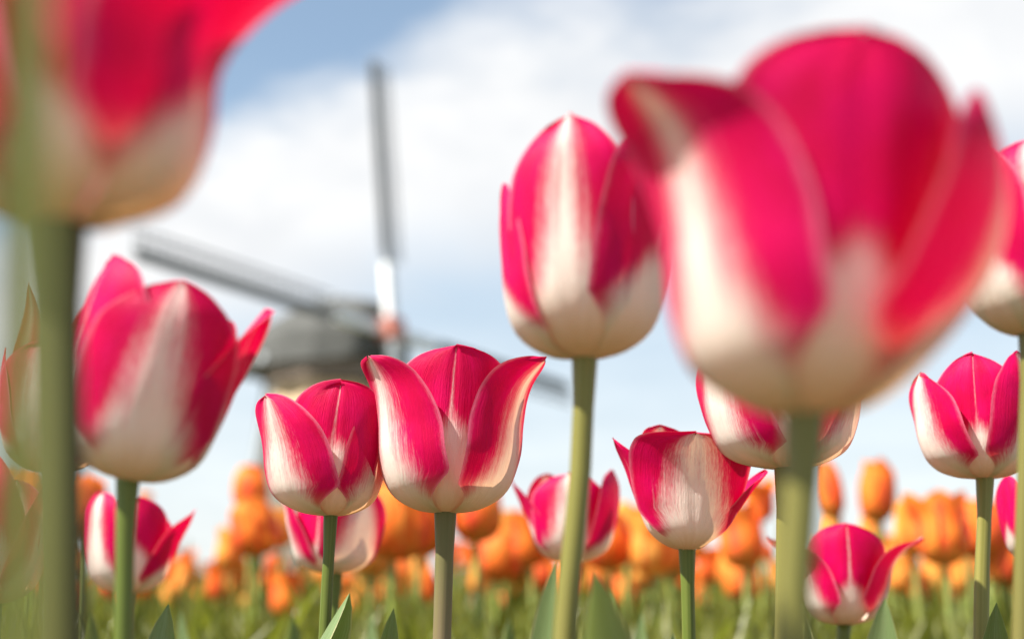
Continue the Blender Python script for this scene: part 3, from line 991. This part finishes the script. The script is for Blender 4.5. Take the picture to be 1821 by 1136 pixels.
#@@MILL
# ------------------------------------------------------------------ windmill
HUB = P(692, 587, 60)
A_, TA_, PH_, LS = R(52), R(9), R(3), 13.0
SH = Vector((math.sin(A_) * math.cos(TA_), -math.cos(A_) * math.cos(TA_), math.sin(TA_)))   # windshaft, outwards
E1 = Vector((math.cos(A_), math.sin(A_), 0))
E2 = Vector((-math.sin(A_) * math.sin(TA_), math.cos(A_) * math.sin(TA_), math.cos(TA_)))
HD = Vector((SH.x, SH.y, 0)).normalized()            # heading of the cap
CTR = HUB - HD * 3.3
mill = empty('windmill', (CTR.x, CTR.y, 0))
tag(mill, 'blurred grey windmill with lattice sails behind the tulips', 'windmill')
MO = mill.location.copy()


def box_pts(c, ax, ay, az, hx, hy, hz):
    vs_ = []
    for sx_ in (-1, 1):
        for sy_ in (-1, 1):
            for sz_ in (-1, 1):
                vs_.append(c + ax * (hx * sx_) + ay * (hy * sy_) + az * (hz * sz_))
    fs_ = [(0, 1, 3, 2), (4, 6, 7, 5), (0, 4, 5, 1), (2, 3, 7, 6), (0, 2, 6, 4), (1, 5, 7, 3)]
    return vs_, fs_


class MB:
    def __init__(self):
        self.v, self.f = [], []

    def box(self, c, ax, ay, az, hx, hy, hz):
        v, f = box_pts(c, ax, ay, az, hx, hy, hz)
        o = len(self.v)
        self.v += v
        self.f += [tuple(i + o for i in q) for q in f]
        return self

    def bar(self, a, b, w, t=None, up=Vector((0, 0, 1))):
        ax = (b - a)
        L = ax.length
        ax.normalize()
        ay = ax.cross(up)
        ay = ay.normalized() if ay.length > 1e-4 else ax.orthogonal().normalized()
        az = ax.cross(ay)
        return self.box((a + b) * .5, ax, ay, az, L * .5, w * .5, (t or w) * .5)

    def ring(self, secs, n=8, rot=0.0, cap=True):
        o = len(self.v)
        for (z, r) in secs:
            for k in range(n):
                a = rot + 2 * math.pi * k / n
                self.v.append(Vector((r * math.cos(a), r * math.sin(a), z)))
        for j in range(len(secs) - 1):
            for k in range(n):
                a, b = o + j * n + k, o + j * n + (k + 1) % n
                self.f.append((a, b, b + n, a + n))
        if cap:
            self.f.append(tuple(o + (len(secs) - 1) * n + k for k in range(n)))
        return self

    def build(self, name, mat, parent, off=None, smooth=False):
        off = off or Vector((0, 0, 0))
        return mesh_obj(name, [p - off for p in self.v], self.f, mat, parent, smooth)


ztop = P(600, 650, 60).z          # underside of the cap
rot8 = math.atan2(HD.y, HD.x) + R(22.5)
MB().ring([(0, 3.7), (1.2, 3.6)], 8, rot8).build('plinth', M['brick'], mill)
MB().ring([(1.2, 3.5), (ztop - 1.9, 2.62)], 8, rot8).build('body', M['darkbody'], mill)
MB().ring([(ztop - 1.9, 2.70), (ztop - .72, 2.62)], 8, rot8).build('upper_boards', M['tanwood'], mill)
MB().ring([(ztop - .72, 2.95), (ztop + .1, 2.95)], 16, rot8).build('cap_skirt', M['brownwood'], mill)
# corner posts of the eight-sided body
for k in range(8):
    a = rot8 + 2 * math.pi * k / 8
    b = MB()
    b.bar(Vector((3.56 * math.cos(a), 3.56 * math.sin(a), 1.2)), Vector((2.68 * math.cos(a), 2.68 * math.sin(a), ztop - 1.9)), .16)
    b.build('corner_post', M['brownwood'], mill)
# door and windows on the sides towards the camera
for (fa, z, w, h, nm) in ((-R(90) - R(8), 1.05, 1.0, 2.1, 'door'), (-R(98), 5.2, .8, 1.0, 'window'), (-R(98), 8.2, .7, .9, 'window'), (-R(40), 5.2, .8, 1.0, 'window')):
    k = round((fa - rot8 - math.pi / 8) / (math.pi / 4))
    fa = rot8 + math.pi / 8 + k * math.pi / 4
    apo = (lerp(3.5, 2.62, max(0, (z - 1.2) / (ztop - 3.1))) if z > 1.2 else 3.66) * math.cos(math.pi / 8)
    n_ = Vector((math.cos(fa), math.sin(fa), 0))
    t_ = Vector((-n_.y, n_.x, 0))
    c_ = n_ * (apo + .03) + Vector((0, 0, z + (.1 if nm == 'door' else 0)))
    o = MB().box(c_, t_, n_, Vector((0, 0, 1)), w * .5, .07, h * .5).build(nm, M['whitepaint'], mill)
    g = MB().box(c_ + n_ * .06, t_, n_, Vector((0, 0, 1)), w * .38, .03, h * .42)
    g.build('pane' if nm == 'window' else 'door_leaf', M['glass'] if nm == 'window' else M['greywood'], o)
# the cap: a boat-shaped roof along the heading, built from cross-sections
capv, capf = [], []
SD = Vector((-HD.y, HD.x, 0))
secs = [(-5.0, .8, 1.1, 0.5), (-4.2, 2.1, 1.7, .1), (-2.3, 3.1, 2.5, 0), (0, 3.3, 3.1, 0), (1.6, 2.8, 3.1, 0), (2.7, 2.0, 2.8, .1), (3.0, 1.7, 2.4, .3)]
for (u, w, h, z0) in secs:
    for k in range(9):
        a = math.pi * k / 8
        ww = w * (abs(math.cos(a)) ** .8) * (1 if math.cos(a) >= 0 else -1)
        capv.append(HD * u + SD * ww + Vector((0, 0, ztop + z0 + (h - z0) * math.sin(a) ** .85)))
for j in range(len(secs) - 1):
    for k in range(8):
        a = j * 9 + k
        capf.append((a, a + 1, a + 10, a + 9))
    capf.append((j * 9 + 8, j * 9, j * 9 + 9, j * 9 + 17))
capf.append(tuple(range(9)))
capf.append(tuple((len(secs) - 1) * 9 + 8 - k for k in range(9)))
capo = mesh_obj('cap', capv, capf, M['thatch'], mill, False)
MB().bar(HD * -4.4 + Vector((0, 0, ztop + 1.35)), HD * .1 + Vector((0, 0, ztop + 3.42)), .3).build('ridge_board', M['palewood'], capo)
hub = HUB - MO
# windshaft and its head
MB().bar(hub - SH * 3.2, hub - SH * .45, .55).build('windshaft', M['brownwood'], mill)
MB().box(hub, E1, E2, SH, .42, .42, .55).build('shaft_head', M['redpaint'], mill)
cp, sp_ = math.cos(PH_), math.sin(PH_)
UPA = E2 * cp + E1 * sp_
RIA = E1 * cp - E2 * sp_
for k, dr in enumerate((UPA, RIA, UPA * -1, RIA * -1)):
    tr = dr.cross(SH).normalized()          # trailing side
    so = SH * (.14 if k % 2 == 0 else -.14)
    sail = MB().bar(hub + so + dr * 3.0, hub + so + dr * LS, .24, .20, SH).build('sail', M['greywood'], mill)
    MB().bar(hub + so + dr * .51, hub + so + dr * 2.99, .46, .34, SH).build('stock_root', M['whitepaint'], sail)
    lat = MB()
    n = 24
    for i in range(n):
        c = hub + so + dr * lerp(3.3, LS - .05, i / (n - 1))
        lat.bar(c + tr * .13, c + tr * .85, .05, .05, SH)
    for off in (.5, .85):
        lat.bar(hub + so * 1.02 + dr * 3.25 + tr * off + SH * .06, hub + so * 1.02 + dr * (LS - .02) + tr * off + SH * .06, .07, .05, SH)
    lat.build('sail_lattice', M['greywood'], sail)
    ld = MB().bar(hub + so + dr * 3.4 - tr * .27, hub + so + dr * (LS - .1) - tr * .27, .16, .05, SH)
    ld.build('leading_board', M['greywood'], sail)
# tail: long pole and braces from the back of the cap down to the ground
b0 = HD * -3.9 + Vector((0, 0, ztop + .3))
gt = P(412, 1000, 62) - MO
MB().bar(b0, Vector((gt.x, gt.y, 1.1)), .42).build('tail_pole', M['palewood'], mill)
for sgn in (-1, 1):
    a0 = SD * (sgn * 2.6) + HD * -.6 + Vector((0, 0, ztop + .35))
    MB().bar(a0, Vector((gt.x, gt.y, 1.3)).lerp(b0, .10) + SD * (.3 * sgn), .24).build('tail_brace', M['palewood'], mill)
MB().bar(SD * -3.3 + HD * -.9 + Vector((0, 0, ztop + .3)), SD * 3.3 + HD * -.9 + Vector((0, 0, ztop + .3)), .3).build('cross_beam', M['palewood'], mill)
wheel = MB()
gx = Vector((gt.x, gt.y, 0))
for k in range(12):
    a0_, a1_ = 2 * math.pi * k / 12, 2 * math.pi * (k + 1) / 12
    wheel.bar(gx + SD * (.7 * math.cos(a0_)) + Vector((0, 0, 1.0 + .7 * math.sin(a0_))), gx + SD * (.7 * math.cos(a1_)) + Vector((0, 0, 1.0 + .7 * math.sin(a1_))), .08, .08, HD)
    wheel.bar(gx + Vector((0, 0, 1.0)), gx + SD * (.68 * math.cos(a0_)) + Vector((0, 0, 1.0 + .68 * math.sin(a0_))), .05, .05, HD)
wheel.build('winding_wheel', M['greywood'], mill)
for sgn in (-1, 1):
    MB().bar(gx + HD * (.25 * sgn), gx + HD * (.2 * sgn) + Vector((0, 0, 1.3)), .2).build('tail_post', M['palewood'], mill)
